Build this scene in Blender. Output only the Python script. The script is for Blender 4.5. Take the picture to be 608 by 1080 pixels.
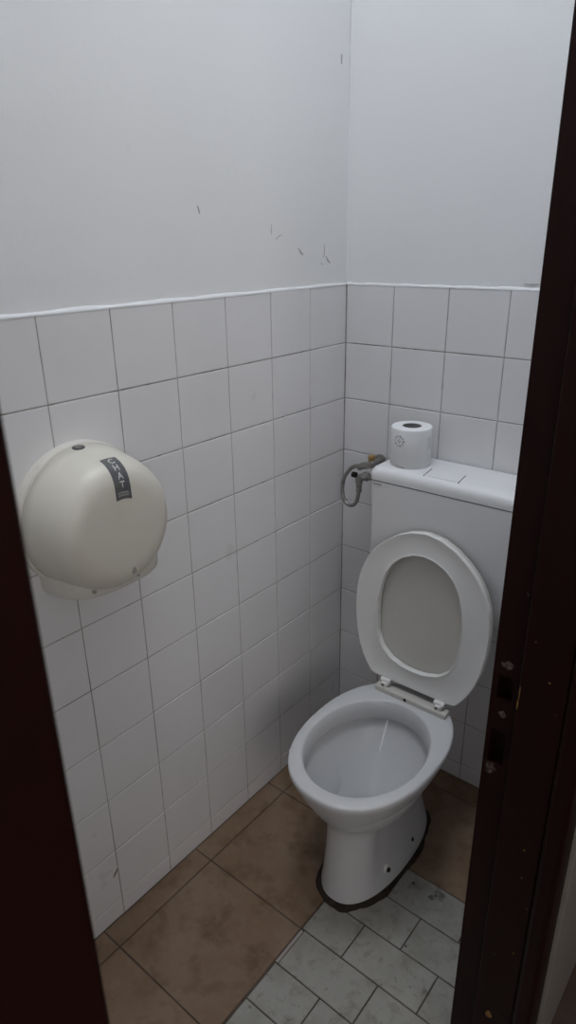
import bpy, bmesh, math, random
from mathutils import Vector, Matrix
random.seed(7)
for o in list(bpy.data.objects): bpy.data.objects.remove(o)
S = bpy.context.scene
COL = S.collection
PI = math.pi

# ------------------------------------------------------------------ camera
# world frame: room corner at the origin, left wall is x=0, back wall is y=0, floor is z=0
F_PX = 706.07
YAW, PITCH, ROLL = -0.687005, -0.386555, 0.014668
fw = Vector((math.sin(YAW)*math.cos(PITCH), math.cos(YAW)*math.cos(PITCH), math.sin(PITCH)))
rt = fw.cross(Vector((0, 0, 1))).normalized()
dn = fw.cross(rt)
c_, s_ = math.cos(ROLL), math.sin(ROLL)
R_ = c_*rt + s_*dn
D_ = -s_*rt + c_*dn
cam_d = bpy.data.cameras.new('camera')
cam = bpy.data.objects.new('camera', cam_d); COL.objects.link(cam)
M = Matrix(((R_.x, -D_.x, -fw.x, 1.0601), (R_.y, -D_.y, -fw.y, -1.5522), (R_.z, -D_.z, -fw.z, 1.5350), (0, 0, 0, 1)))
cam.matrix_world = M
cam_d.sensor_fit = 'VERTICAL'; cam_d.sensor_height = 36.0; cam_d.sensor_width = 36.0
cam_d.lens = F_PX/1080*36
cam_d.clip_start = 0.01
cam_d.dof.use_dof = True; cam_d.dof.focus_distance = 1.85; cam_d.dof.aperture_fstop = 15.0
S.camera = cam

# ------------------------------------------------------------------ light and exposure
S.view_settings.view_transform = 'Standard'; S.view_settings.look = 'None'
S.view_settings.gamma = 1.0; S.view_settings.use_curve_mapping = False
S.view_settings.exposure = -0.27
W = bpy.data.worlds.new('world'); S.world = W; W.use_nodes = True
W.node_tree.nodes['Background'].inputs[0].default_value = (0.72, 0.82, 1.0, 1)
W.node_tree.nodes['Background'].inputs[1].default_value = 1.0

def area(name, loc, rot, sx, sy, power, col):
    l = bpy.data.lights.new(name, 'AREA'); l.shape = 'RECTANGLE'; l.size = sx; l.size_y = sy
    l.energy = power; l.color = col
    o = bpy.data.objects.new(name, l); COL.objects.link(o); o.location = loc; o.rotation_euler = rot
    return o
# overcast daylight falling through the skylight in the cubicle's ceiling
WX0, WX1, WY0, WY1, CEIL = 0.10, 0.70, -1.12, -0.32, 3.90
area('skylight_daylight', ((WX0+WX1)/2, (WY0+WY1)/2, CEIL+0.13), (0, 0, 0), WX1-WX0, WY1-WY0, 34, (0.885, 0.94, 1.0))
area('corridor_fill', (2.60, -2.25, 1.65), (0, math.radians(90), 0), 1.3, 1.5, 19.0, (1.0, 0.955, 0.91))  # warm fill lamp added in the corridor to brighten the cubicle through the doorway

# ------------------------------------------------------------------ helpers
def mesh_obj(name, verts, faces, mat, parent=None, smooth=False, angle=None):
    me = bpy.data.meshes.new(name); me.from_pydata([tuple(v) for v in verts], [], faces); me.update()
    return link(name, me, mat, parent, smooth, angle)

def link(name, me, mat, parent=None, smooth=False, angle=None):
    if mat is not None and len(me.materials) == 0: me.materials.append(mat)
    if smooth or angle:
        for p in me.polygons: p.use_smooth = True
        if angle: me.set_sharp_from_angle(angle=math.radians(angle))
    o = bpy.data.objects.new(name, me); COL.objects.link(o)
    if parent is not None: o.parent = parent
    return o

class MB:
    def __init__(s): s.v = []; s.f = []
    def add(s, v, f):
        n = len(s.v); s.v += [tuple(q) for q in v]; s.f += [tuple(i+n for i in q) for q in f]; return s
    def box(s, x0, x1, y0, y1, z0, z1):
        v = [(x, y, z) for x in (x0, x1) for y in (y0, y1) for z in (z0, z1)]
        return s.add(v, [(0, 1, 3, 2), (4, 6, 7, 5), (0, 4, 5, 1), (2, 3, 7, 6), (0, 2, 6, 4), (1, 5, 7, 3)])
    def loft(s, rings, cap0=True, cap1=True):
        n = len(rings[0]); v = [p for r in rings for p in r]; f = []
        for i in range(len(rings)-1):
            for j in range(n):
                k = (j+1) % n
                f.append((i*n+j, i*n+k, (i+1)*n+k, (i+1)*n+j))
        if cap0: f.append(tuple(range(n-1, -1, -1)))
        if cap1: f.append(tuple(range((len(rings)-1)*n, len(rings)*n)))
        return s.add(v, f)
    def tube(s, pts, r, n=12, caps=True):
        pts = [Vector(p) for p in pts]; rings = []
        up = None
        for i, p in enumerate(pts):
            t = (pts[min(i+1, len(pts)-1)]-pts[max(i-1, 0)]).normalized()
            if up is None: up = t.orthogonal().normalized()
            up = (up - t*up.dot(t)).normalized()
            b = t.cross(up); rr = r(i/(len(pts)-1)) if callable(r) else r
            rings.append([p + rr*(math.cos(a)*up+math.sin(a)*b) for a in [2*PI*k/n for k in range(n)]])
        return s.loft(rings, caps, caps)
    def lathe(s, prof, c, axis='z', n=32, cap0=True, cap1=True):
        rings = []
        for h, r in prof:
            ring = []
            for k in range(n):
                a = 2*PI*k/n; u, w = r*math.cos(a), r*math.sin(a)
                if axis == 'z': ring.append((c[0]+u, c[1]+w, c[2]+h))
                elif axis == 'x': ring.append((c[0]+h, c[1]+u, c[2]+w))
                else: ring.append((c[0]+w, c[1]+h, c[2]+u))
            rings.append(ring)
        return s.loft(rings, cap0, cap1)
    def build(s, name, mat, parent=None, smooth=False, angle=None, fix=True):
        o = mesh_obj(name, s.v, s.f, mat, parent)
        if fix:
            bm = bmesh.new(); bm.from_mesh(o.data); bmesh.ops.recalc_face_normals(bm, faces=bm.faces); bm.to_mesh(o.data); bm.free()
        if smooth or angle:
            for p in o.data.polygons: p.use_smooth = True
            if angle: o.data.set_sharp_from_angle(angle=math.radians(angle))
        return o

def bevel(o, w, seg=2, ang=30):
    m = o.modifiers.new('bevel', 'BEVEL'); m.width = w; m.segments = seg; m.limit_method = 'ANGLE'; m.angle_limit = math.radians(ang)
    for p in o.data.polygons: p.use_smooth = True
    o.data.set_sharp_from_angle(angle=math.radians(50))
    return o

def thing(name, label, cat, loc=(0, 0, 0), kind=None):
    o = bpy.data.objects.new(name, None); COL.objects.link(o); o.location = loc
    o.empty_display_size = 0.05
    if label: o['label'] = label
    if cat: o['category'] = cat
    if kind: o['kind'] = kind
    return o

def settle(root):
    """children were modelled in world coordinates: keep them there under a root placed at the thing's base"""
    inv = Matrix.Translation(-root.location)
    for ch in root.children: ch.matrix_parent_inverse = inv.copy()

def sstep(a, b, x):
    t = max(0.0, min(1.0, (x-a)/(b-a))); return t*t*(3-2*t)

def spline(pts, n):
    """Catmull-Rom through pts"""
    P = [Vector(p) for p in pts]; P = [2*P[0]-P[1]] + P + [2*P[-1]-P[-2]]; out = []
    for i in range(1, len(P)-2):
        for k in range(n):
            t = k/n
            out.append(0.5*((2*P[i]) + (P[i+1]-P[i-1])*t + (2*P[i-1]-5*P[i]+4*P[i+1]-P[i+2])*t*t + (3*P[i]-P[i-1]-3*P[i+1]+P[i+2])*t**3))
    out.append(P[-2]); return out

# ------------------------------------------------------------------ materials
def mat(name, col, rough=0.5, spec=0.5, metal=0.0, noise=None, bump=None, coat=0.0, rnoise=None, sss=0.0):
    """noise: list of (scale, lo, hi, colour) mixed over the base; bump: list of (scale, strength, distance)"""
    m = bpy.data.materials.new(name); m.use_nodes = True; nt = m.node_tree; N = nt.nodes; L = nt.links
    b = N['Principled BSDF']; b.inputs['Roughness'].default_value = rough; b.inputs['Metallic'].default_value = metal
    b.inputs['Specular IOR Level'].default_value = spec; b.inputs['Coat Weight'].default_value = coat; b.inputs['Coat Roughness'].default_value = 0.08
    b.inputs['Base Color'].default_value = (*col, 1)
    g = N.new('ShaderNodeNewGeometry')
    src = None
    for (sc, lo, hi, c2, *det) in (noise or []):
        t = N.new('ShaderNodeTexNoise'); t.inputs['Scale'].default_value = sc; t.inputs['Detail'].default_value = det[0] if det else 5; t.inputs['Roughness'].default_value = 0.6
        L.new(g.outputs['Position'], t.inputs['Vector'])
        r = N.new('ShaderNodeMapRange'); r.inputs['From Min'].default_value = lo; r.inputs['From Max'].default_value = hi
        L.new(t.outputs['Fac'], r.inputs['Value'])
        mx = N.new('ShaderNodeMix'); mx.data_type = 'RGBA'
        L.new(r.outputs['Result'], mx.inputs['Factor'])
        if src is None: mx.inputs['A'].default_value = (*col, 1)
        else: L.new(src, mx.inputs['A'])
        mx.inputs['B'].default_value = (*c2, 1); src = mx.outputs['Result']
    if src is not None: L.new(src, b.inputs['Base Color'])
    prev = None
    for (sc, st, dist) in (bump or []):
        t = N.new('ShaderNodeTexNoise'); t.inputs['Scale'].default_value = sc; t.inputs['Detail'].default_value = 4
        L.new(g.outputs['Position'], t.inputs['Vector'])
        bp = N.new('ShaderNodeBump'); bp.inputs['Strength'].default_value = st; bp.inputs['Distance'].default_value = dist
        L.new(t.outputs['Fac'], bp.inputs['Height'])
        if prev: L.new(prev, bp.inputs['Normal'])
        prev = bp.outputs['Normal']
    if prev: L.new(prev, b.inputs['Normal'])
    if rnoise:
        t = N.new('ShaderNodeTexNoise'); t.inputs['Scale'].default_value = rnoise[0]
        L.new(g.outputs['Position'], t.inputs['Vector'])
        r = N.new('ShaderNodeMapRange'); r.inputs['To Min'].default_value = rnoise[1]; r.inputs['To Max'].default_value = rnoise[2]
        L.new(t.outputs['Fac'], r.inputs['Value']); L.new(r.outputs['Result'], b.inputs['Roughness'])
    return m

m_plaster = mat('white_wall_paint', (0.84, 0.84, 0.845), 0.65, 0.25, noise=[(2.2, 0.5, 0.8, (0.82, 0.82, 0.825)), (40, 0.66, 0.9, (0.78, 0.78, 0.785))], bump=[(9, 0.16, 0.01), (120, 0.14, 0.0016)])
m_tile = mat('white_glazed_tile', (0.79, 0.78, 0.79), 0.22, 0.45, noise=[(3.5, 0.5, 0.8, (0.75, 0.74, 0.75)), (60, 0.70, 0.9, (0.62, 0.61, 0.60))], bump=[(16, 0.045, 0.004)], rnoise=(9, 0.24, 0.36))
m_grout = mat('grey_grout', (0.46, 0.44, 0.425), 0.9, 0.1, noise=[(7, 0.48, 0.66, (0.22, 0.195, 0.175)), (24, 0.56, 0.70, (0.12, 0.10, 0.085))])
m_caulk = mat('white_caulk', (0.72, 0.72, 0.73), 0.5, 0.3, bump=[(60, 0.4, 0.003)])
m_scuff = mat('grey_scuff', (0.46, 0.44, 0.44), 0.8, 0.1)
m_chip = mat('tile_chip', (0.22, 0.17, 0.14), 0.9, 0.1)
m_brown = mat('brown_floor_tile', (0.190, 0.122, 0.078), 0.55, 0.25, noise=[(5, 0.42, 0.64, (0.225, 0.158, 0.108)), (13, 0.48, 0.68, (0.135, 0.083, 0.048)), (38, 0.52, 0.74, (0.215, 0.148, 0.10))], bump=[(22, 0.15, 0.004)])
m_grey = mat('grey_floor_tile', (0.315, 0.305, 0.28), 0.42, 0.3, noise=[(9, 0.45, 0.68, (0.24, 0.23, 0.205)), (26, 0.52, 0.72, (0.19, 0.18, 0.155)), (60, 0.60, 0.75, (0.13, 0.12, 0.10)), (9.5, 0.64, 0.74, (0.05, 0.045, 0.04))], bump=[(20, 0.15, 0.004)])
m_fgrout = mat('dark_floor_grout', (0.075, 0.06, 0.05), 0.95, 0.1, noise=[(10, 0.45, 0.7, (0.13, 0.11, 0.09))])
m_sliver = mat('pale_grout', (0.33, 0.30, 0.28), 0.9, 0.1)
m_ceramic = mat('white_glazed_ceramic', (0.60, 0.60, 0.613), 0.27, 0.45, noise=[(6, 0.55, 0.85, (0.575, 0.575, 0.585))], coat=0.0)
m_seat = mat('greyed_white_plastic', (0.80, 0.79, 0.77), 0.38, 0.4, noise=[(8, 0.5, 0.8, (0.76, 0.75, 0.725))])
m_lid = mat('yellowed_grey_plastic', (0.60, 0.58, 0.54), 0.42, 0.4, noise=[(7, 0.5, 0.8, (0.57, 0.55, 0.505))])
m_cistern = mat('white_cistern_plastic', (0.82, 0.815, 0.825), 0.34, 0.45, noise=[(5, 0.5, 0.8, (0.79, 0.785, 0.795))])
m_seam = mat('dark_seam', (0.10, 0.10, 0.11), 0.8, 0.1)
m_cream = mat('cream_plastic', (0.70, 0.665, 0.59), 0.36, 0.45, noise=[(6, 0.5, 0.8, (0.665, 0.63, 0.555))])
m_cream2 = mat('pale_cream_plastic', (0.72, 0.69, 0.63), 0.4, 0.4, noise=[(18, 0.62, 0.8, (0.58, 0.55, 0.49))])
m_stick = mat('dark_grey_sticker', (0.10, 0.102, 0.115), 0.35, 0.4, noise=[(30, 0.45, 0.7, (0.15, 0.148, 0.14))])
m_print = mat('silver_print', (0.62, 0.62, 0.60), 0.4, 0.4)
m_grind = mat('dull_grey_print', (0.34, 0.335, 0.32), 0.5, 0.3)
m_lock = mat('dark_lock', (0.07, 0.07, 0.075), 0.3, 0.5)
m_steel = mat('worn_chrome', (0.36, 0.35, 0.33), 0.35, 0.5, metal=0.8, noise=[(60, 0.45, 0.7, (0.22, 0.21, 0.19))])
m_brass = mat('old_brass', (0.48, 0.32, 0.13), 0.4, 0.5, metal=0.7)
m_black = mat('black_hole', (0.015, 0.014, 0.014), 0.7, 0.2)
m_seal = mat('dirty_sealant', (0.022, 0.016, 0.012), 0.75, 0.25, noise=[(40, 0.5, 0.75, (0.05, 0.036, 0.027))])
m_paint = mat('dark_oxblood_gloss_paint', (0.0135, 0.0024, 0.0021), 0.40, 0.16, noise=[(12, 0.45, 0.75, (0.0105, 0.002, 0.0018))], bump=[(30, 0.12, 0.004)])
m_worn = mat('worn_bare_paint', (0.105, 0.08, 0.075), 0.8, 0.2, noise=[(160, 0.42, 0.6, (0.02, 0.010, 0.009))])
m_yellow = mat('chipped_to_old_yellow', (0.22, 0.12, 0.035), 0.7, 0.2)
m_paper = mat('white_tissue_paper', (0.82, 0.82, 0.83), 0.95, 0.05, bump=[(260, 0.3, 0.001)])
m_card = mat('grey_cardboard', (0.27, 0.265, 0.26), 0.9, 0.1)
m_ink = mat('pale_grey_print', (0.40, 0.42, 0.44), 0.9, 0.1)
m_lime = mat('pale_limescale', (0.93, 0.93, 0.93), 0.3, 0.4)
m_conc = mat('dark_corridor_tile', (0.11, 0.075, 0.06), 0.6, 0.3, noise=[(10, 0.45, 0.7, (0.15, 0.105, 0.085))])
m_ceil = mat('white_ceiling_paint', (0.80, 0.80, 0.80), 0.8, 0.2, bump=[(30, 0.2, 0.004)])
m_out = mat('cream_corridor_tile', (0.27, 0.25, 0.23), 0.45, 0.3, noise=[(6, 0.45, 0.75, (0.24, 0.22, 0.20))])
m_water = mat('toilet_water', (0.06, 0.062, 0.058), 0.05, 0.4)
def glass_mat():
    m = bpy.data.materials.new('window_glass'); m.use_nodes = True; nt = m.node_tree; nt.nodes.clear()
    o = nt.nodes.new('ShaderNodeOutputMaterial'); t = nt.nodes.new('ShaderNodeBsdfTransparent'); g = nt.nodes.new('ShaderNodeBsdfGlossy')
    g.inputs['Roughness'].default_value = 0.02; mx = nt.nodes.new('ShaderNodeMixShader'); mx.inputs[0].default_value = 0.06
    nt.links.new(t.outputs[0], mx.inputs[1]); nt.links.new(g.outputs[0], mx.inputs[2]); nt.links.new(mx.outputs[0], o.inputs[0]); return m
m_glass = glass_mat()

# ------------------------------------------------------------------ tiles
_tc = {}
def tile_mesh(key, w, h, t, c, n, m):
    """a tile w x h with chamfered face; n = axis of its normal ('x+', 'y-', 'z+'); origin at lower corner of its face"""
    k = (key, round(w, 4), round(h, 4), n)
    if k in _tc: return _tc[k]
    q = lambda i, d: [(i, i, d), (w-i, i, d), (w-i, h-i, d), (i, h-i, d)]
    V = q(0, -t) + q(0, -c) + q(c*0.45, -c*0.25) + q(c*1.3, 0)
    F = [(r*4+j, r*4+(j+1) % 4, r*4+4+(j+1) % 4, r*4+4+j) for r in range(3) for j in range(4)] + [(12, 13, 14, 15)]
    if n == 'x+': V = [(d, -a, b) for a, b, d in V]; F = [tuple(reversed(f)) for f in F]
    elif n == 'y-': V = [(a, -d, b) for a, b, d in V]
    elif n == 'z+': V = [(a, b, d) for a, b, d in V]
    elif n == 'X+': V = [(d, a, b) for a, b, d in V]
    me = bpy.data.meshes.new('tile'); me.from_pydata(V, [], F); me.update(); me.materials.append(m)
    for p in me.polygons: p.use_smooth = False
    _tc[k] = me; return me
def put_tile(key, loc, w, h, n, m, parent, jit=0.0, t=0.008, c=0.0014):
    o = bpy.data.objects.new('tile', tile_mesh(key, w, h, t, c, n, m)); COL.objects.link(o)
    o.parent = parent
    d = random.uniform(-1, 1)*jit*0.10
    off = {'x+': (d, 0, 0), 'y-': (0, d, 0), 'z+': (0, 0, d), 'X+': (d, 0, 0)}[n]
    o.location = [a+b for a, b in zip(loc, off)]
    rj = lambda: random.uniform(-jit, jit)
    o.rotation_euler = {'x+': (0, rj(), rj()), 'y-': (rj(), 0, rj()), 'z+': (rj()*0.3, rj()*0.3, 0), 'X+': (0, rj(), rj())}[n]
    return o

T = 0.152; HF = 0.05476; TOP = HF+9*T; WL = 0.15924; WB = 0.14531
CAB_X, OUT_X, DEPTH = 0.775, 0.90, -1.60
DOOR_FAR, DOOR_NEAR, DOOR_H = -0.676, -1.4714, 2.06
J = 0.0022  # joint width

# ------------------------------------------------------------------ structure: walls
def struct(name, mb, m, label=None, cat=None):
    o = mb.build(name, m); o['kind'] = 'structure'
    if label: o['label'] = label
    if cat: o['category'] = cat
    return o
wl = struct('wall_left', MB().box(-0.14, -0.0016, DEPTH-0.14, 0.14, -0.10, TOP), m_grout, 'left wall, white square tiles below white painted plaster, behind the paper dispenser', 'wall')
wb = struct('wall_back', MB().box(-0.0016, CAB_X+0.02, 0.0016, 0.14, -0.10, TOP), m_grout, 'back wall behind the cistern, white square tiles below white painted plaster', 'wall')

def plaster_panel(parent, axis, a0, a1, z0, z1, back, n1, n2, seed):
    """thick, slightly wavy plaster slab above the tiles"""
    rnd = random.Random(seed); ph = [rnd.uniform(0, 6.28) for _ in range(8)]
    V = []; Fc = []
    def wob(a, z): return 0.0010*math.sin(5.1*a+ph[0]+1.3*z)+0.0005*math.sin(9.3*z+ph[1]+3*a)+0.0003*math.sin(17*a+ph[2]-7*z)
    for i in range(n1+1):
        for k in range(n2+1):
            a = a0+(a1-a0)*i/n1; z = z0+(z1-z0)*k/n2; d = -0.0055+wob(a, z)
            V.append((d, a, z) if axis == 'x' else (a, -d, z))
    q = lambda i, k: i*(n2+1)+k
    for i in range(n1):
        for k in range(n2): Fc.append((q(i, k), q(i+1, k), q(i+1, k+1), q(i, k+1)))
    nv = len(V)
    for (i, k) in ((0, 0), (n1, 0), (n1, n2), (0, n2)):
        a = a0+(a1-a0)*i/n1; z = z0+(z1-z0)*k/n2
        V.append((-back, a, z) if axis == 'x' else (a, back, z))
    Fc.append((nv, nv+3, nv+2, nv+1))
    Fc.append(tuple([q(i, 0) for i in range(n1, -1, -1)]+[nv, nv+1])); Fc.append(tuple([q(i, n2) for i in range(n1+1)]+[nv+2, nv+3]))
    Fc.append(tuple([q(0, k) for k in range(n2+1)]+[nv+3, nv])); Fc.append(tuple([q(n1, k) for k in range(n2, -1, -1)]+[nv+1, nv+2]))
    b = MB().add(V, Fc); return b.build('plaster', m_plaster, parent, angle=40)
plaster_panel(wl, 'x', DEPTH-0.14, 0.14, TOP, CEIL, 0.14, 60, 40, 1)
plaster_panel(wb, 'y', -0.0056, CAB_X+0.02, TOP, CEIL, 0.14, 40, 40, 2)

# uneven caulk bead that lies on the top edge of the tiling and catches the light
def bead(parent, axis, a0, a1, seed):
    rnd = random.Random(seed); n = 60; rings = []
    for i in range(n+1):
        a = a0+(a1-a0)*i/n; w = 0.0045+0.0012*math.sin(i*0.9+seed)+rnd.uniform(-0.0005, 0.0005)
        pts = [(-0.008, -0.001), (0.0006, -0.0012), (0.0003, 0.0016), (-0.003, w), (-0.008, w+0.0025)]
        rings.append([(d, a, TOP+z) if axis == 'x' else (a, -d, TOP+z) for d, z in pts])
    MB().loft(rings).build('caulk_bead', m_caulk, parent, angle=45)
bead(wl, 'x', DEPTH+0.02, 0.0, 1); bead(wb, 'y', 0.0, CAB_X, 2)

rows = [(0.0, HF)] + [(HF+i*T, HF+(i+1)*T) for i in range(9)]
ycols = [(0.0, WL)] + [(WL+i*T, min(WL+(i+1)*T, -DEPTH)) for i in range(10) if WL+i*T < -DEPTH-0.02]
for (a0, a1) in ycols:
    for (z0, z1) in rows:
        put_tile('wall', (0, -a0-J/2, z0+J/2), a1-a0-J, z1-z0-J, 'x+', m_tile, wl, 0.0022)
xcols = [(0.0, WB)] + [(WB+i*T, min(WB+(i+1)*T, CAB_X)) for i in range(5) if WB+i*T < CAB_X-0.02]
for (a0, a1) in xcols:
    for (z0, z1) in rows:
        put_tile('wall', (a0+J/2, 0, z0+J/2), a1-a0-J, z1-z0-J, 'y-', m_tile, wb, 0.0022)

# scuffs on the plaster and a chip in a low tile (thin smears that sit on the surface)
def smear(parent, axis, pts, w, m, name='scuff_mark', d0=0.0):
    """pts: (a, z) polyline; tapering flat smear 0.3 mm proud"""
    n = len(pts); L = []; Rr = []
    for i, (a, z) in enumerate(pts):
        a1, z1 = pts[min(i+1, n-1)]; a2, z2 = pts[max(i-1, 0)]
        dx, dz = a1-a2, z1-z2; l = math.hypot(dx, dz) or 1
        ww = w*(0.25+0.75*math.sin(PI*(i+0.35)/(n-0.3)))
        L.append((a-dz/l*ww, z+dx/l*ww)); Rr.append((a+dz/l*ww, z-dx/l*ww))
    ring = L+Rr[::-1]
    P = lambda d: [(d, a, z) if axis == 'x' else (a, -d, z) for a, z in ring]
    MB().loft([P(d0-0.004), P(d0+0.0004)]).build(name, m, parent)
for pts, w in [([(-0.298, 1.567), (-0.299, 1.556), (-0.300, 1.546)], 0.0012), ([(-0.285, 1.535), (-0.272, 1.543), (-0.262, 1.545)], 0.0009),
               ([(-0.200, 1.515), (-0.192, 1.506), (-0.182, 1.500)], 0.0026), ([(-0.094, 1.522), (-0.095, 1.505), (-0.098, 1.492)], 0.0011), ([(-0.088, 1.494), (-0.079, 1.484), (-0.070, 1.478)], 0.0020),
               ([(-0.110, 1.478), (-0.099, 1.476)], 0.0008), ([(-0.525, 1.60), (-0.522, 1.592), (-0.520, 1.586)], 0.001), ([(-0.03, 1.935), (-0.031, 1.925), (-0.031, 1.915)], 0.0016)]:
    smear(wl, 'x', pts, w, m_scuff, d0=-0.0045)
smear(wb, 'y', [(0.475, 1.436), (0.495, 1.435), (0.51, 1.437)], 0.0012, m_scuff, d0=-0.0045)
smear(wl, 'x', [(-0.935, 0.135), (-0.928, 0.143), (-0.921, 0.152)], 0.0032, m_chip, 'tile_chip', 0.0)

# front wall behind the camera's left, right wall with the doorway and the high window
wf = struct('wall_front', MB().box(-0.0016, OUT_X, DEPTH-0.14, DEPTH, -0.10, CEIL), m_plaster, 'plain white front wall of the cubicle, out of view', 'wall')
mb = MB()
mb.box(CAB_X, OUT_X, DOOR_FAR+0.045, 0.14, -0.10, CEIL)                  # beyond the door
mb.box(CAB_X, OUT_X, DEPTH, DOOR_NEAR-0.055, -0.10, CEIL)                # before the door
mb.box(CAB_X, OUT_X, DOOR_NEAR-0.055, DOOR_FAR+0.045, DOOR_H, CEIL)      # above the door
wr = struct('wall_right', mb, m_plaster, 'right wall holding the dark doorway, tiled pale on its corridor side', 'wall')
for k in range(3):
    for (z0, z1) in ((0.0, 0.474), (0.474, 0.95)):
        put_tile('corridor', (OUT_X+0.008, -0.63+k*0.25+J/2, z0+J/2), 0.25-J, z1-z0-J, 'X+', m_out, wr, 0.0)
mb = MB(); c0, c1 = CEIL, CEIL+0.1
mb.box(-0.14, WX0, DEPTH-0.14, 0.14, c0, c1); mb.box(WX1, OUT_X, DEPTH-0.14, 0.14, c0, c1); mb.box(WX0, WX1, DEPTH-0.14, WY0, c0, c1); mb.box(WX0, WX1, WY1, 0.14, c0, c1)
struct('ceiling', mb, m_ceil, 'white ceiling above the cubicle, out of view', 'ceiling')
win = thing('window_1', 'skylight in the ceiling above the toilet, out of view', 'window', (WX0, WY0, CEIL), 'structure')
mb = MB(); z0, z1 = CEIL+0.03, CEIL+0.07
mb.box(WX0, WX1, WY0, WY0+.03, z0, z1); mb.box(WX0, WX1, WY1-.03, WY1, z0, z1); mb.box(WX0, WX0+.03, WY0+.03, WY1-.03, z0, z1); mb.box(WX1-.03, WX1, WY0+.03, WY1-.03, z0, z1)
mb.build('window_frame', m_caulk, win); MB().box(WX0+.03, WX1-.03, WY0+.03, WY1-.03, z0+.018, z0+.022).build('pane', m_glass, win)
settle(win)

# ------------------------------------------------------------------ floor
fl = struct('floor', MB().box(-0.0016, OUT_X, DEPTH, 0.0016, -0.10, -0.0022), m_fgrout, 'cubicle floor of large brown tiles patched with small grey ones', 'floor')
FJ = 0.0032
bx = [0.0, 0.0605, 0.3665, 0.672, CAB_X+0.13]; by = [0.0, -0.070, -0.3745, -0.680, -0.9815, -1.287, -1.59]
for i in range(4):
    for k in range(6):
        if i >= 2 and k >= 2: continue
        x1 = bx[i+1]; y1 = by[k+1]
        put_tile('brown', (bx[i]+FJ/2, y1+FJ/2, 0), x1-bx[i]-FJ, by[k]-y1-FJ, 'z+', m_brown, fl, 0.0006, 0.006, 0.0012)
gy = [-0.3745, -0.4785, -0.5775, -0.6785, -0.7805, -0.880, -0.980, -1.080, -1.180, -1.280, -1.380, -1.480, -1.58]
joints = [(0.483, 0.677), (0.5795, 0.774), (0.482, 0.677), (0.582, 0.777), (0.497, 0.692)] + [(0.58, 0.775), (0.49, 0.685)]*4
for k in range(12):
    xs = [0.368] + list(joints[k % len(joints)]) + [OUT_X]
    if k >= 3: xs[0] = 0.376 if k == 3 else 0.370
    for i in range(len(xs)-1):
        put_tile('grey', (xs[i]+FJ/2, gy[k+1]+FJ/2, 0), xs[i+1]-xs[i]-FJ, gy[k]-gy[k+1]-FJ, 'z+', m_grey, fl, 0.0012, 0.006, 0.0012)
MB().box(0.3685, 0.3755, -0.778, -0.683, -0.004, -0.0008).build('mortar_sliver', m_sliver, fl)

# dark ingrained stains on the grey tiles right of the toilet
m_stain = mat('dark_floor_stain', (0.085, 0.08, 0.072), 0.6, 0.2, noise=[(90, 0.45, 0.6, (0.20, 0.19, 0.165))])
for i, (x, y, r) in enumerate([(0.5725, -0.4135, 0.010), (0.594, -0.3975, 0.007), (0.5795, -0.4015, 0.005), (0.518, -0.4050, 0.006), (0.5855, -0.5625, 0.004)]):
    rnd = random.Random(40+i); n = 12
    ring = [(x+r*math.cos(2*PI*k/n)*rnd.uniform(.55, 1.15), y+r*math.sin(2*PI*k/n)*rnd.uniform(.55, 1.15)) for k in range(n)]
    MB().loft([[(a, b_, z) for a, b_ in ring] for z in (-0.003, 0.0004)]).build('floor_stain', m_stain, fl)

# corridor outside the doorway
struct('floor_corridor', MB().box(OUT_X, 2.75, -3.2, 0.9, -0.10, -0.002), m_conc, 'dark corridor floor outside the doorway at lower right', 'floor')
struct('wall_corridor', MB().box(2.65, 2.75, -3.2, 0.9, -0.002, CEIL).box(OUT_X, 2.65, 0.8, 0.9, -0.002, CEIL).box(OUT_X, 2.65, -3.2, -3.1, -0.002, CEIL).box(CAB_X, OUT_X, -3.2, DEPTH, -0.002, CEIL).box(CAB_X, OUT_X, 0.14, 0.9, -0.002, CEIL), m_plaster, 'corridor walls outside the cubicle, out of view', 'wall')
struct('ceiling_corridor', MB().box(OUT_X, 2.75, -3.2, 0.9, CEIL, CEIL+0.1), m_ceil, 'corridor ceiling, out of view', 'ceiling')

# ------------------------------------------------------------------ door frame
door = thing('door_1', 'dark oxblood painted door frame around the cubicle doorway', 'door frame', (CAB_X, DOOR_FAR, 0), 'structure')
JX0, JX1, LIP = 0.7515, 0.904, 0.797
def jamb(yf, sgn, name):
    """yf: face of the rebate strip; sgn=+1 far jamb (its body extends to +y)"""
    b = MB(); st = 0.011
    b.box(LIP, JX1-0.036, min(yf-sgn*st, yf+sgn*0.05), max(yf-sgn*st, yf+sgn*0.05), 0, DOOR_H)
    return bevel(b.build(name, m_paint, door), 0.0025)
jamb(DOOR_FAR, 1, 'jamb')
b = MB(); b.box(JX1-0.036, 0.9003, DOOR_FAR-0.018, DOOR_FAR+0.055, 0, DOOR_H); bevel(b.build('casing', m_paint, door), 0.008, 3)
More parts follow.
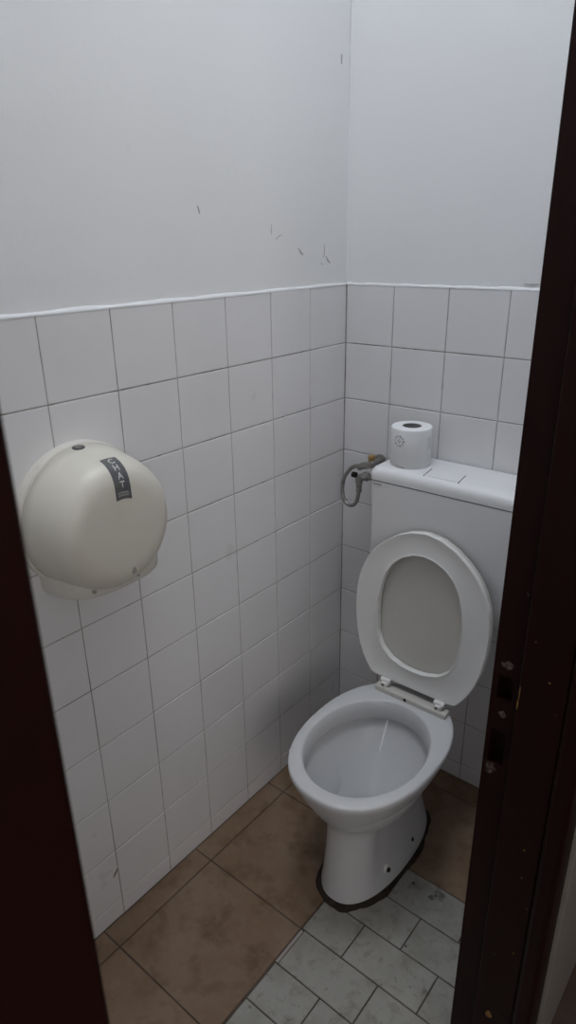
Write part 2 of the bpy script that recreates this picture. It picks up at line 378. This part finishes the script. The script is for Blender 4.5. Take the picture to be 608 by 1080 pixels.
# rebate strip with two latch pockets cut into it
STR_Y0, STR_Y1 = DOOR_FAR, DOOR_FAR+0.045
pockets = [(0.862, 0.905, 0.761, 0.785), (0.735, 0.800, 0.759, 0.785)]
b = MB(); zc = 0.0
for (z0, z1, x0, x1) in sorted(pockets):
    b.box(JX0, LIP, STR_Y0, STR_Y1, zc, z0); b.box(JX0, x0, STR_Y0, STR_Y1, z0, z1); b.box(x1, LIP, STR_Y0, STR_Y1, z0, z1)
    b.box(x0, x1, STR_Y0+0.02, STR_Y1, z0, z1); zc = z1
b.box(JX0, LIP, STR_Y0, STR_Y1, zc, DOOR_H); b.build('rebate_strip', m_paint, door)
def patch(name, pts, y, m):
    ring = [(x, y-0.0005, z) for x, z in pts]; back = [(x, y+0.003, z) for x, z in pts]
    MB().loft([back, ring]).build(name, m, door)
def blob(cx, cz, rx, rz, seed, n=11):
    rnd = random.Random(seed); return [(cx+rx*math.cos(2*PI*k/n)*rnd.uniform(0.6, 1.1), cz+rz*math.sin(2*PI*k/n)*rnd.uniform(0.6, 1.1)) for k in range(n)]
patch('worn_patch', blob(0.774, 0.926, 0.012, 0.008, 1), STR_Y0, m_worn)
patch('worn_patch', blob(0.766, 0.722, 0.010, 0.014, 2), STR_Y0, m_worn)
patch('worn_patch', blob(0.775, 0.835, 0.007, 0.007, 3), STR_Y0, m_worn)
patch('worn_patch', blob(0.789, 1.055, 0.0035, 0.003, 12), STR_Y0, m_worn)
patch('paint_chip', blob(0.7985, 0.872, 0.0016, 0.010, 4), DOOR_FAR-0.011, m_yellow)
patch('paint_chip', blob(0.7995, 0.893, 0.0008, 0.014, 5), DOOR_FAR-0.011, m_yellow)
patch('paint_chip', blob(0.826, 0.165, 0.007, 0.010, 6), DOOR_FAR-0.011, m_yellow)
for i, (x, z) in enumerate([(0.842, 0.60), (0.845, 0.54), (0.862, 0.48), (0.852, 0.36), (0.822, 0.33), (0.812, 0.99), (0.84, 0.93), (0.855, 0.88)]):
    patch('paint_chip', blob(x, z, 0.0018, 0.0022, 20+i), DOOR_FAR-0.011, m_worn if i % 3 else m_yellow)
# near jamb, right beside the camera
b = MB(); b.box(JX0, 0.905, DOOR_NEAR-0.06, DOOR_NEAR, 0, DOOR_H); bevel(b.build('jamb', m_paint, door), 0.0025)
b = MB(); b.box(OUT_X, 0.905, DOOR_NEAR-0.40, DOOR_NEAR-0.06, 0, DOOR_H); bevel(b.build('casing', m_paint, door), 0.004)
b = MB(); b.box(JX0, JX1, DOOR_NEAR, DOOR_FAR, DOOR_H-0.045, DOOR_H); bevel(b.build('head_jamb', m_paint, door), 0.0025)
settle(door)

# ------------------------------------------------------------------ toilet
CX = 0.385
toilet = thing('toilet', 'white ceramic floor standing toilet with seat and lid raised against the cistern', 'toilet', (CX, -0.37, 0.0))
NT = 72
def egg(z, ym, af, ar, hw, n=2.0, dent=0.0):
    ring = []
    for k in range(NT):
        a = 2*PI*k/NT; c, s = math.cos(a), math.sin(a)
        x = hw*math.copysign(abs(c)**(2/n), c); y = (ar if s > 0 else af)*math.copysign(abs(s)**(2/n), s)
        Y = ym+y
        if dent: x *= 1-dent*sstep(-0.515, -0.455, Y)
        ring.append((CX+x, Y, z))
    return ring
outer = [(0.0, -.37, .208, .205, .094, 2.3, 0), (0.012, -.37, .207, .205, .0945, 2.3, 0), (0.028, -.37, .204, .203, .092, 2.3, .03), (0.045, -.37, .202, .200, .090, 2.3, .10), (0.075, -.37, .199, .196, .0875, 2.3, .17), (0.12, -.37, .195, .190, .084, 2.3, .20),
         (0.165, -.37, .192, .186, .082, 2.3, .20), (0.20, -.37, .192, .184, .082, 2.3, .15), (0.222, -.37, .195, .185, .087, 2.25, .08), (0.24, -.373, .200, .188, .096, 2.2, .03), (0.26, -.38, .206, .194, .109, 2.2, 0),
         (0.285, -.39, .213, .203, .124, 2.2, 0), (0.315, -.398, .222, .214, .141, 2.2, 0), (0.345, -.405, .231, .224, .154, 2.22, 0), (0.368, -.409, .238, .231, .163, 2.25, 0), (0.383, -.41, .243, .2345, .168, 2.25, 0),
         (0.389, -.41, .2450, .2355, .1698, 2.25, 0), (0.3965, -.41, .2452, .2355, .170, 2.25, 0), (0.4004, -.41, .2435, .234, .1684, 2.25, 0), (0.4019, -.41, .240, .231, .165, 2.25, 0)]
inner = [(0.4022, -.44, .1855, .1865, .1475, 2, 0), (0.4012, -.44, .1815, .182, .1435, 2, 0), (0.3975, -.44, .1785, .1785, .1405, 2, 0), (0.375, -.44, .176, .175, .1375, 2, 0), (0.352, -.44, .175, .173, .1365, 2, 0), (0.3465, -.44, .177, .175, .138, 2, 0), (0.345, -.44, .183, .181, .144, 2, 0),
         (0.338, -.44, .186, .184, .147, 2, 0), (0.315, -.44, .178, .172, .141, 2, 0), (0.28, -.442, .158, .148, .126, 2, 0), (0.25, -.446, .132, .118, .105, 2, 0), (0.225, -.45, .100, .09, .082, 2, 0), (0.205, -.453, .070, .066, .060, 2, 0), (0.188, -.455, .053, .05, .047, 2, 0), (0.165, -.457, .045, .042, .040, 2, 0), (0.11, -.46, .041, .038, .038, 2, 0)]
b = MB(); b.loft([egg(*q) for q in outer+inner]); b.build('bowl', m_ceramic, toilet, angle=70)
MB().loft([egg(0.176, -.456, .0485, .0455, .043), egg(0.178, -.456, .0490, .046, .0435)]).build('water', m_water, toilet)
# limescale trickle down the back of the bowl
pts = [(CX-0.045, -.272, .3575), (CX-0.045, -.277, .349)]
b = MB(); rr = []
for i, (x, y, z) in enumerate([(.3395, -.2712, .350), (.340, -.2655, .337), (.342, -.279, .3150), (.345, -.3010, .282), (.348, -.3315, .247)]):
    w = .0030*(1-.13*i); rr.append([(x-w, y-.0012, z), (x+w, y-.0012, z), (x+w, y+.006, z-.002), (x-w, y+.006, z-.002)])
b.loft(rr[1:]).build('limescale_streak', m_lime, toilet)
# grimy sealant bead around the foot
b = MB(); rnd = random.Random(3); rings = []
base = egg(0, -.37, .208, .205, .094, 2.3)
for k in range(NT):
    p = Vector(base[k]); nrm = Vector((p.x-CX, (p.y+.37)*0.25, 0)).normalized(); w = 0.010+0.003*math.sin(k*0.7)+rnd.uniform(-.0022, .0022)
    if p.y < -.45: w += .002
    rings.append([p-nrm*.004+Vector((0, 0, -.001)), p+nrm*w+Vector((0, 0, -.001)), p+nrm*w*.75+Vector((0, 0, .004)), p+nrm*.002+Vector((0, 0, .010)), p-nrm*.004+Vector((0, 0, .010))])
rings.append(rings[0]); b.loft(rings, False, False).build('sealant_bead', m_seal, toilet, angle=60)
# floor fixing bolts in their pockets
for (x, y, z) in ((.4640, -.448, .050), (.4610, -.322, .042)):
    for s in (1, -1):
        X = CX+s*(x-CX); r = MB()
        r.lathe([(-.012*s, .011), (.001*s, .011), (.002*s, .009), (.002*s, .004)], (X-s*.001, y, z), 'x', 16).build('bolt_washer', m_seat, toilet, angle=40)
        MB().lathe([(-.01*s, .0068), (.005*s, .0068), (.0085*s, .004)], (X-s*.001, y, z), 'x', 6).build('bolt', m_black, toilet)

# raised seat ring and lid, hinged at the back of the rim
S_Y0, S_Z0, SLOPE = -0.229, 0.425, 0.056
def sp(dx, z, off):      # a point on the raised seat plane; off = distance towards the wall
    return (CX-0.002+dx, S_Y0+SLOPE*(z-S_Z0)+off, z-0.05*off)
OUTL = [(.436, .0), (.436, .122), (.447, .131), (.476, .150), (.51, .166), (.56, .179), (.61, .1855), (.66, .1865), (.70, .183), (.73, .176), (.764, .162), (.795, .142), (.825, .112), (.85, .078), (.866, .042), (.873, .0)]
HOLE = [(.488, .0), (.4905, .032), (.502, .068), (.527, .096), (.56, .111), (.615, .1175), (.66, .117), (.70, .1115), (.74, .100), (.77, .083), (.793, .058), (.807, .028), (.811, .0)]
NS = 128; CZ = 0.645
def polar(outl, a):
    """radius of the mirrored outline at angle a from straight up"""
    d = Vector((math.sin(a), math.cos(a)))
    if d.x < 0: d.x = -d.x
    for i in range(len(outl)-1):
        p = Vector((outl[i][1], outl[i][0]-CZ)); q = Vector((outl[i+1][1], outl[i+1][0]-CZ))
        e = q-p; den = d.x*e.y-d.y*e.x
        if abs(den) < 1e-9: continue
        t = (p.x*e.y-p.y*e.x)/den; u = (p.x*d.y-p.y*d.x)/den
        if t > 0 and -1e-6 <= u <= 1+1e-6: return t
    return 0.2
def smooth_r(outl, k):
    w = [1, 2, 1]; return sum(w[j+1]*polar(outl, 2*PI*(k+j*0.6)/NS) for j in range(-1, 2))/sum(w)
ang = [2*PI*k/NS for k in range(NS)]
ro = [smooth_r(OUTL, k) for k in range(NS)]; rh = [smooth_r(HOLE, k) for k in range(NS)]
prof = [(0.0, .017, -.000), (0.0, .003, .0), (.012, .0006, 0), (.035, .0002, 0), (.06, .0012, 0), (.12, .0022, 0), (.5, .0030, 0), (.88, .0022, 0), (.95, .0008, 0), (.985, .001, 0), (1.0, .004, 0), (1.0, .013, 0), (.97, .017, 0)]
rings = []
for (t, off, _) in prof:
    rings.append([sp(math.sin(a)*(rh[k]+(ro[k]-rh[k])*t), CZ+math.cos(a)*(rh[k]+(ro[k]-rh[k])*t), off) for k, a in enumerate(ang)])
rings.append(rings[0])
seat = MB().loft(rings, False, False).build('seat', m_seat, toilet, angle=60)
seat['label'] = 'raised greyish white plastic seat ring'
rings = []
for (sc, off) in ((0.0, .0205), (.60, .0200), (.93, .0195), (.985, .019), (1.0, .0215), (1.0, .029), (.98, .0335), (.9, .036), (0.0, .0365)):
    rings.append([sp(math.sin(a)*ro[k]*(sc or .02)*0.988, CZ+math.cos(a)*ro[k]*(sc or .02)*0.988, off) for k, a in enumerate(ang)])
lid = MB().loft(rings).build('lid', m_lid, toilet, angle=60)
lid['label'] = 'yellowed grey plastic lid seen through the seat ring'
b = MB(); b.box(CX-0.102, CX+0.108, -0.247, -0.216, 0.400, 0.4165); hb = bevel(b.build('hinge_bar', m_lid, toilet), 0.004, 3)
b = MB(); b.box(CX-0.012, CX-0.004, -0.2475, -0.244, 0.405, 0.413); b.build('hinge_slot', m_black, toilet)
for hx in (CX-0.076, CX+0.082):
    b = MB(); b.box(hx-.009, hx+.009, -.243, -.219, .412, .431); h = bevel(b.build('hinge', m_seat, toilet), .004, 3)
    MB().lathe([(-.014, .0065), (-.013, .0075), (.013, .0075), (.014, .0065)], (hx, -.231, .431), 'x', 16).build('hinge_pin', m_seat, toilet, angle=40)
    MB().lathe([(-.002, .0035), (.0005, .0035)], (hx-.002, -.2432, .424), 'y', 10).build('hinge_screw', m_chip, toilet)
# flush pipe between cistern and bowl
MB().tube(spline([(CX, -.085, .6445), (CX, -.085, .52), (CX, -.088, .40), (CX, -.10, .345), (CX, -.145, .325), (CX, -.20, .325)], 6), .021, 16).build('flush_pipe', m_seat, toilet, angle=60)
settle(toilet)

# ------------------------------------------------------------------ cistern
TX0, TX1, TYF, TYB, TZ0, TZS, TZ1 = 0.190, 0.590, -0.160, -0.004, 0.645, 0.9615, 0.997
cist = thing('cistern', 'white plastic cistern mounted on the tiled back wall above the toilet', 'cistern', ((TX0+TX1)/2, -0.08, TZ0))
def rrect(x0, x1, y0, y1, z, r, n=6):
    out = []
    for (cx, cy, a0) in ((x1-r, y1-r*.3, 0), (x0+r, y1-r*.3, 90), (x0+r, y0+r, 180), (x1-r, y0+r, 270)):
        rr_ = r*.3 if a0 < 180 else r
        for k in range(n+1):
            a = math.radians(a0+90*k/n); xx = cx+(rr_ if a0 >= 180 else r*.3)*math.cos(a)
            if a0 < 180: xx = (x1-r*.3 if a0 == 0 else x0+r*.3)+r*.3*math.cos(a)
            out.append((xx, cy+rr_*math.sin(a), z))
    return out
b = MB(); b.loft([rrect(TX0+.016, TX1-.016, TYF+.022, TYB, TZ0, .02), rrect(TX0+.006, TX1-.006, TYF+.008, TYB, TZ0+.006, .02), rrect(TX0+.003, TX1-.003, TYF+.002, TYB, TZ0+.022, .018), rrect(TX0+.001, TX1-.001, TYF+.0005, TYB, TZS-.0022, .016)])
b.build('tank_body', m_cistern, cist, angle=50)
MB().loft([rrect(TX0+.004, TX1-.004, TYF+.0035, TYB, TZS-.0025, .015), rrect(TX0+.004, TX1-.004, TYF+.0035, TYB, TZS+.002, .015)]).build('seam', m_seam, cist)
b = MB(); b.loft([rrect(TX0, TX1, TYF-.0005, TYB, TZS+.0010, .016), rrect(TX0-.0005, TX1+.0005, TYF-.001, TYB, TZS+.012, .016), rrect(TX0+.001, TX1-.001, TYF+.001, TYB, TZ1-.013, .017), rrect(TX0+.005, TX1-.005, TYF+.006, TYB, TZ1-.0055, .02), rrect(TX0+.012, TX1-.012, TYF+.015, TYB-.002, TZ1-.0015, .022), rrect(TX0+.02, TX1-.02, TYF+.028, TYB-.006, TZ1, .022)])
b.build('tank_lid', m_cistern, cist, angle=50)
# the flush pad: a wide button let into the lid between two dark slots
for x in (0.333, 0.424):
    b = MB(); b.loft([[(x+.004-.0012, -.146, TZ1-.006), (x+.004+.0012, -.146, TZ1-.006), (x-.004+.0012, -.088, TZ1-.004), (x-.004-.0012, -.088, TZ1-.004)], [(x+.004-.0012, -.146, TZ1+.0002), (x+.004+.0012, -.146, TZ1+.0002), (x-.004+.0012, -.088, TZ1+.0005), (x-.004-.0012, -.088, TZ1+.0005)]]).build('button_slot', m_seam, cist)
b = MB(); b.box(0.3365, 0.4195, -.143, -.086, TZ1-.004, TZ1+.0003); b.build('flush_button', m_cistern, cist)
# tiny maker's mark: a short row of dark raised strokes
lg = MB()
for i in range(6): lg.box(.2045+i*.0039, .2075+i*.0039, TYF-.0022, TYF+.002, .9512, .9555)
lg.build('maker_mark', m_scuff, cist)
settle(cist)

# ------------------------------------------------------------------ toilet roll on the cistern
RX, RY, RZ, RR, RH = 0.2635, -0.083, TZ1+.0002, 0.0515, 0.100
roll = thing('toilet_roll', 'white toilet paper roll standing on the cistern lid', 'toilet roll', (RX, RY, RZ))
b = MB(); prof_ = [(0, .024), (.0, RR-.001), (.002, RR), (RH-.003, RR), (RH-.0008, RR-.0012), (RH, RR-.004), (RH-.0004, RR*.8), (RH, RR*.65), (RH-.0004, .030), (RH, .0245), (0.0, .024)]
b.lathe(prof_, (RX, RY, RZ), 'z', 48, False, False).build('paper', m_paper, roll, angle=50)
b = MB(); b.lathe([(0.001, .024), (RH-.0005, .0238), (RH-.0005, .0225), (.001, .0225), (0.001, .024)], (RX, RY, RZ), 'z', 32, False, False).build('cardboard_core', m_card, roll, angle=50)
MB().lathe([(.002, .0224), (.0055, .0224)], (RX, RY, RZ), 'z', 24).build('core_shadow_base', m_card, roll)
# printed emblem and dotted print wrapped round the paper
def on_roll(ang_, h, d=.0004): return (RX+(RR+d)*math.cos(ang_), RY+(RR+d)*math.sin(ang_), RZ+h)
cam_ang = math.atan2(-1.5522-RY, 1.0601-RX)
def roll_dot(b, a, h, r, n=8):
    b.loft([[on_roll(a+r/RR*math.cos(2*PI*k/n), h+r*math.sin(2*PI*k/n), d) for k in range(n)] for d in (-.001, .0003)])
b = MB(); ac = cam_ang-.62
for k in range(10): roll_dot(b, ac+.0125/RR*math.cos(k*PI/5), .070+.0125*math.sin(k*PI/5), .0022 if k % 2 else .003)
for k in range(5): roll_dot(b, ac+.0035/RR*math.cos(k*PI*.4), .070+.0035*math.sin(k*PI*.4), .0016)
b.build('printed_emblem', m_ink, roll)
b = MB()
for i in range(4):
    for k in range(3): roll_dot(b, cam_ang+.93+k*.1, .05+i*.008+(k % 2)*.004, .0014)
b.build('printed_dots', m_ink, roll)['kind'] = 'stuff'
b = MB(); n = 14
b.loft([[on_roll(cam_ang-1.25+1.0*i/n, .0045+.004*(i/n-1)**2-.002*(i/n), d) for i in range(n+1)]+[on_roll(cam_ang-1.25+1.0*i/n, .006+.004*(i/n-1)**2-.002*(i/n), d) for i in range(n, -1, -1)] for d in (-.001, .0005)]).build('sheet_edge', m_card, roll)
settle(roll)

# ------------------------------------------------------------------ angle valve and hose
valve = thing('angle_valve', 'old chrome angle valve with a looped braided hose left of the cistern', 'valve', (0.135, 0.0, 0.955))
MB().lathe([(0, .017), (-.004, .017), (-.006, .012)], (.126, 0.0, .959), 'y', 20).build('wall_rose', m_steel, valve, angle=40)
MB().lathe([(0.0, .009), (-.030, .009), (-.032, .0115), (-.052, .0115), (-.054, .009), (-.070, .009)], (.126, 0.0, .959), 'y', 16).build('valve_body', m_steel, valve, angle=40)
MB().lathe([(0, .009), (.011, .0105), (.016, .0095), (.017, .005)], (.124, -.045, .967), 'z', 8).build('brass_cap', m_brass, valve)
MB().tube([(.126, -.062, .959), (.108, -.064, .955), (.096, -.064, .948)], .0095, 12).build('valve_elbow', m_steel, valve, angle=50)
# the loop of hose hangs in front of the wall, from the valve down and back up to the cistern inlet
loop = [(.105, -.062, .951), (.086, -.062, .950), (.066, -.062, .937), (.047, -.063, .908), (.042, -.064, .877), (.047, -.066, .850), (.063, -.069, .834), (.083, -.071, .835), (.097, -.073, .851), (.102, -.074, .873), (.104, -.074, .900)]
MB().tube(spline(loop, 6), .0056, 12).build('braided_hose', m_steel, valve, angle=60)
MB().lathe([(-.012, .0085), (.012, .0085), (.014, .0105), (.026, .0105)], (.104, -.074, .893), 'z', 8).build('hose_nut', m_steel, valve)
MB().tube([(.104, -.074, .918), (.104, -.074, .925), (.112, -.074, .930), (.19, -.074, .930)], .0072, 12).build('inlet_elbow', m_steel, valve, angle=50)
MB().lathe([(0, .013), (.016, .013), (.018, .010)], (.118, -.074, .930), 'x', 6).build('inlet_nut', m_steel, valve)
MB().lathe([(-.012, .008), (.0, .008)], (.094, -.074, .928), 'x', 10).build('plug', m_black, valve)
settle(valve)

# ------------------------------------------------------------------ jumbo roll dispenser
DY, DZ = -0.886, 1.058
disp = thing('paper_dispenser', 'round cream plastic jumbo toilet paper dispenser fixed to the left wall', 'paper dispenser', (0, DY, 0.9295))
NP = 72
bprof = [(0.0, .140), (.016, .1405), (.021, .1395), (.0225, .137)]
MB().lathe(bprof, (0, DY, DZ), 'x', NP).build('back_plate', m_cream2, disp, angle=45)
dprof = [(.0225, .1345), (.024, .1365), (.05, .1335), (.08, .1285), (.10, .1235), (.112, .1185), (.121, .1115), (.1275, .103), (.1315, .093), (.1335, .082), (.1345, .06), (.135, .002)]
MB().lathe(dprof, (0, DY, DZ), 'x', NP).build('drum_cover', m_cream, disp, angle=60)
# lower paper outlet, D-shaped in plan
def dplan(z, hw, dep, n=3.0, N=28):
    out = []
    for k in range(N+1):
        a = PI*k/N-PI/2; c, s = abs(math.cos(a)), math.sin(a)
        out.append((dep*c**(2/n), DY+.012+hw*math.copysign(abs(s)**(2/n), s), z))
    return out
tray = MB().loft([dplan(.930, .107, .101), dplan(.9305, .112, .107), dplan(.934, .115, .110), dplan(.985, .118, .110), dplan(1.05, .118, .104)]).build('paper_outlet', m_cream2, disp, angle=50)
MB().loft([dplan(.9295, .095, .084), dplan(.932, .095, .084)]).build('outlet_slot', m_black, disp)
for (x, y, z) in ((.1045, -.945, .945), (.1105, -.850, .943)):
    MB().lathe([(-.006, .0032), (.0012, .0032)], (x, y, z), 'x', 10).build('rivet', m_grind, disp)
# little arrow mark low on the front
MB().loft([[(d, DY+.012+a, DZ-.088+h) for a, h in ((-.004, -.006), (.004, -.006), (.0045, .002), (.0, .008), (-.0035, .004))] for d in (.126, .1338)]).build('arrow_mark', m_grind, disp)
# lock on top of the drum
def drum_pt(w, h, lift):
    """w across (world y), h = arc length measured along the drum profile from the front face centre line up and over the edge"""
    P = [(x, r) for x, r in reversed(dprof)]; s = 0
    for i in range(len(P)-1):
        dx, dr = P[i+1][0]-P[i][0], P[i+1][1]-P[i][1]; l = math.hypot(dx, dr)
        if s+l >= h or i == len(P)-2:
            t = (h-s)/l; x = P[i][0]+dx*t; r = P[i][1]+dr*t; nx, nr = dr/l, -dx/l
            x += nx*lift; r += nr*lift
            return (x, DY+w, DZ+math.sqrt(max(r*r-w*w, 1e-6)))
        s += l
mm = MB()
def wrap_patch(name, w0, w1, h0, h1, m, lift, nw=6, nh=24, parent=None):
    V = [drum_pt(w0+(w1-w0)*i/nw, h0+(h1-h0)*k/nh, lf) for lf in (-.0015, lift) for k in range(nh+1) for i in range(nw+1)]
    W_ = nw+1; H_ = nh+1; N1 = W_*H_; Fc = []
    for k in range(nh):
        for i in range(nw):
            a = k*W_+i; Fc.append((N1+a, N1+a+1, N1+a+W_+1, N1+a+W_)); Fc.append((a, a+W_, a+W_+1, a+1))
    edge = [i for i in range(W_)]+[k*W_+nw for k in range(1, H_)]+[nh*W_+i for i in range(nw-1, -1, -1)]+[k*W_ for k in range(nh-1, 0, -1)]
    for i in range(len(edge)):
        a, b_ = edge[i], edge[(i+1) % len(edge)]; Fc.append((a, b_, N1+b_, N1+a))
    return MB().add(V, Fc).build(name, m, parent, angle=50)
SW = 0.0165; SH0, SH1 = 0.055, 0.139; SOFF = 0.006
def shifted(f): return f
_dp = drum_pt
def drum_pt(w, h, lift): return _dp(w+SOFF, h, lift)
stick = wrap_patch('sticker', -SW, SW, SH0, SH1, m_stick, .0006, parent=disp)
stick['label'] = 'dark grey sticker with stacked silver letters'
def letter(ch, hc, size, name='letter', m=m_print, wc=0.0):
    cu = bpy.data.curves.new('t', 'FONT'); cu.body = ch; cu.size = size; cu.align_x = 'CENTER'; cu.align_y = 'CENTER'; cu.offset = size*.012
    to = bpy.data.objects.new('t', cu); COL.objects.link(to); bpy.context.view_layer.update()
    me = bpy.data.meshes.new_from_object(to.evaluated_get(bpy.context.evaluated_depsgraph_get())); bpy.data.objects.remove(to)
    bm = bmesh.new(); bm.from_mesh(me)
    bmesh.ops.subdivide_edges(bm, edges=[e for e in bm.edges if e.calc_length() > size*.25], cuts=2)
    xs = [v.co.x for v in bm.verts]; ys = [v.co.y for v in bm.verts]; mx, my = (min(xs)+max(xs))/2, (min(ys)+max(ys))/2
    top = bmesh.ops.extrude_face_region(bm, geom=bm.faces[:])
    tv = set(g for g in top['geom'] if isinstance(g, bmesh.types.BMVert))
    for v in bm.verts: v.co = Vector(drum_pt(wc+v.co.x-mx, hc+(v.co.y-my), .0011 if v in tv else .0002))
    bmesh.ops.recalc_face_normals(bm, faces=bm.faces)
    me2 = bpy.data.meshes.new(name); bm.to_mesh(me2); bm.free(); bpy.data.meshes.remove(me)
    return link(name, me2, m, stick)
for ch, hc in (('T', .0815), ('A', .0970), ('H', .1130), ('C', .1285)): letter(ch, hc, .0170)
b = MB()
for i in range(5):
    for k in range(2):
        w0 = -.011+i*.0045; h0 = .0605+k*.0048
        b.add([drum_pt(w0+a, h0+c, l) for l in (.0002, .0010) for a, c in ((0, 0), (.0032, 0), (.0032, .0033), (0, .0033))], [(0, 3, 2, 1), (4, 5, 6, 7), (0, 1, 5, 4), (1, 2, 6, 5), (2, 3, 7, 6), (3, 0, 4, 7)])
b.build('small_print', m_grind, stick)
drum_pt = _dp
lk = MB()
def lock_ring(r, lift, n=20):
    return [drum_pt(-.006+r*math.cos(2*PI*k/n), .206+r*math.sin(2*PI*k/n)*1.0, lift) for k in range(n)]
lk.loft([lock_ring(.0115, -.002), lock_ring(.0115, .0010), lock_ring(.009, .0016)]).build('lock', m_lock, disp)
MB().loft([lock_ring(.0075, .0010), lock_ring(.0075, .0022), lock_ring(.006, .0024)]).build('key_barrel', m_steel, disp)
settle(disp)
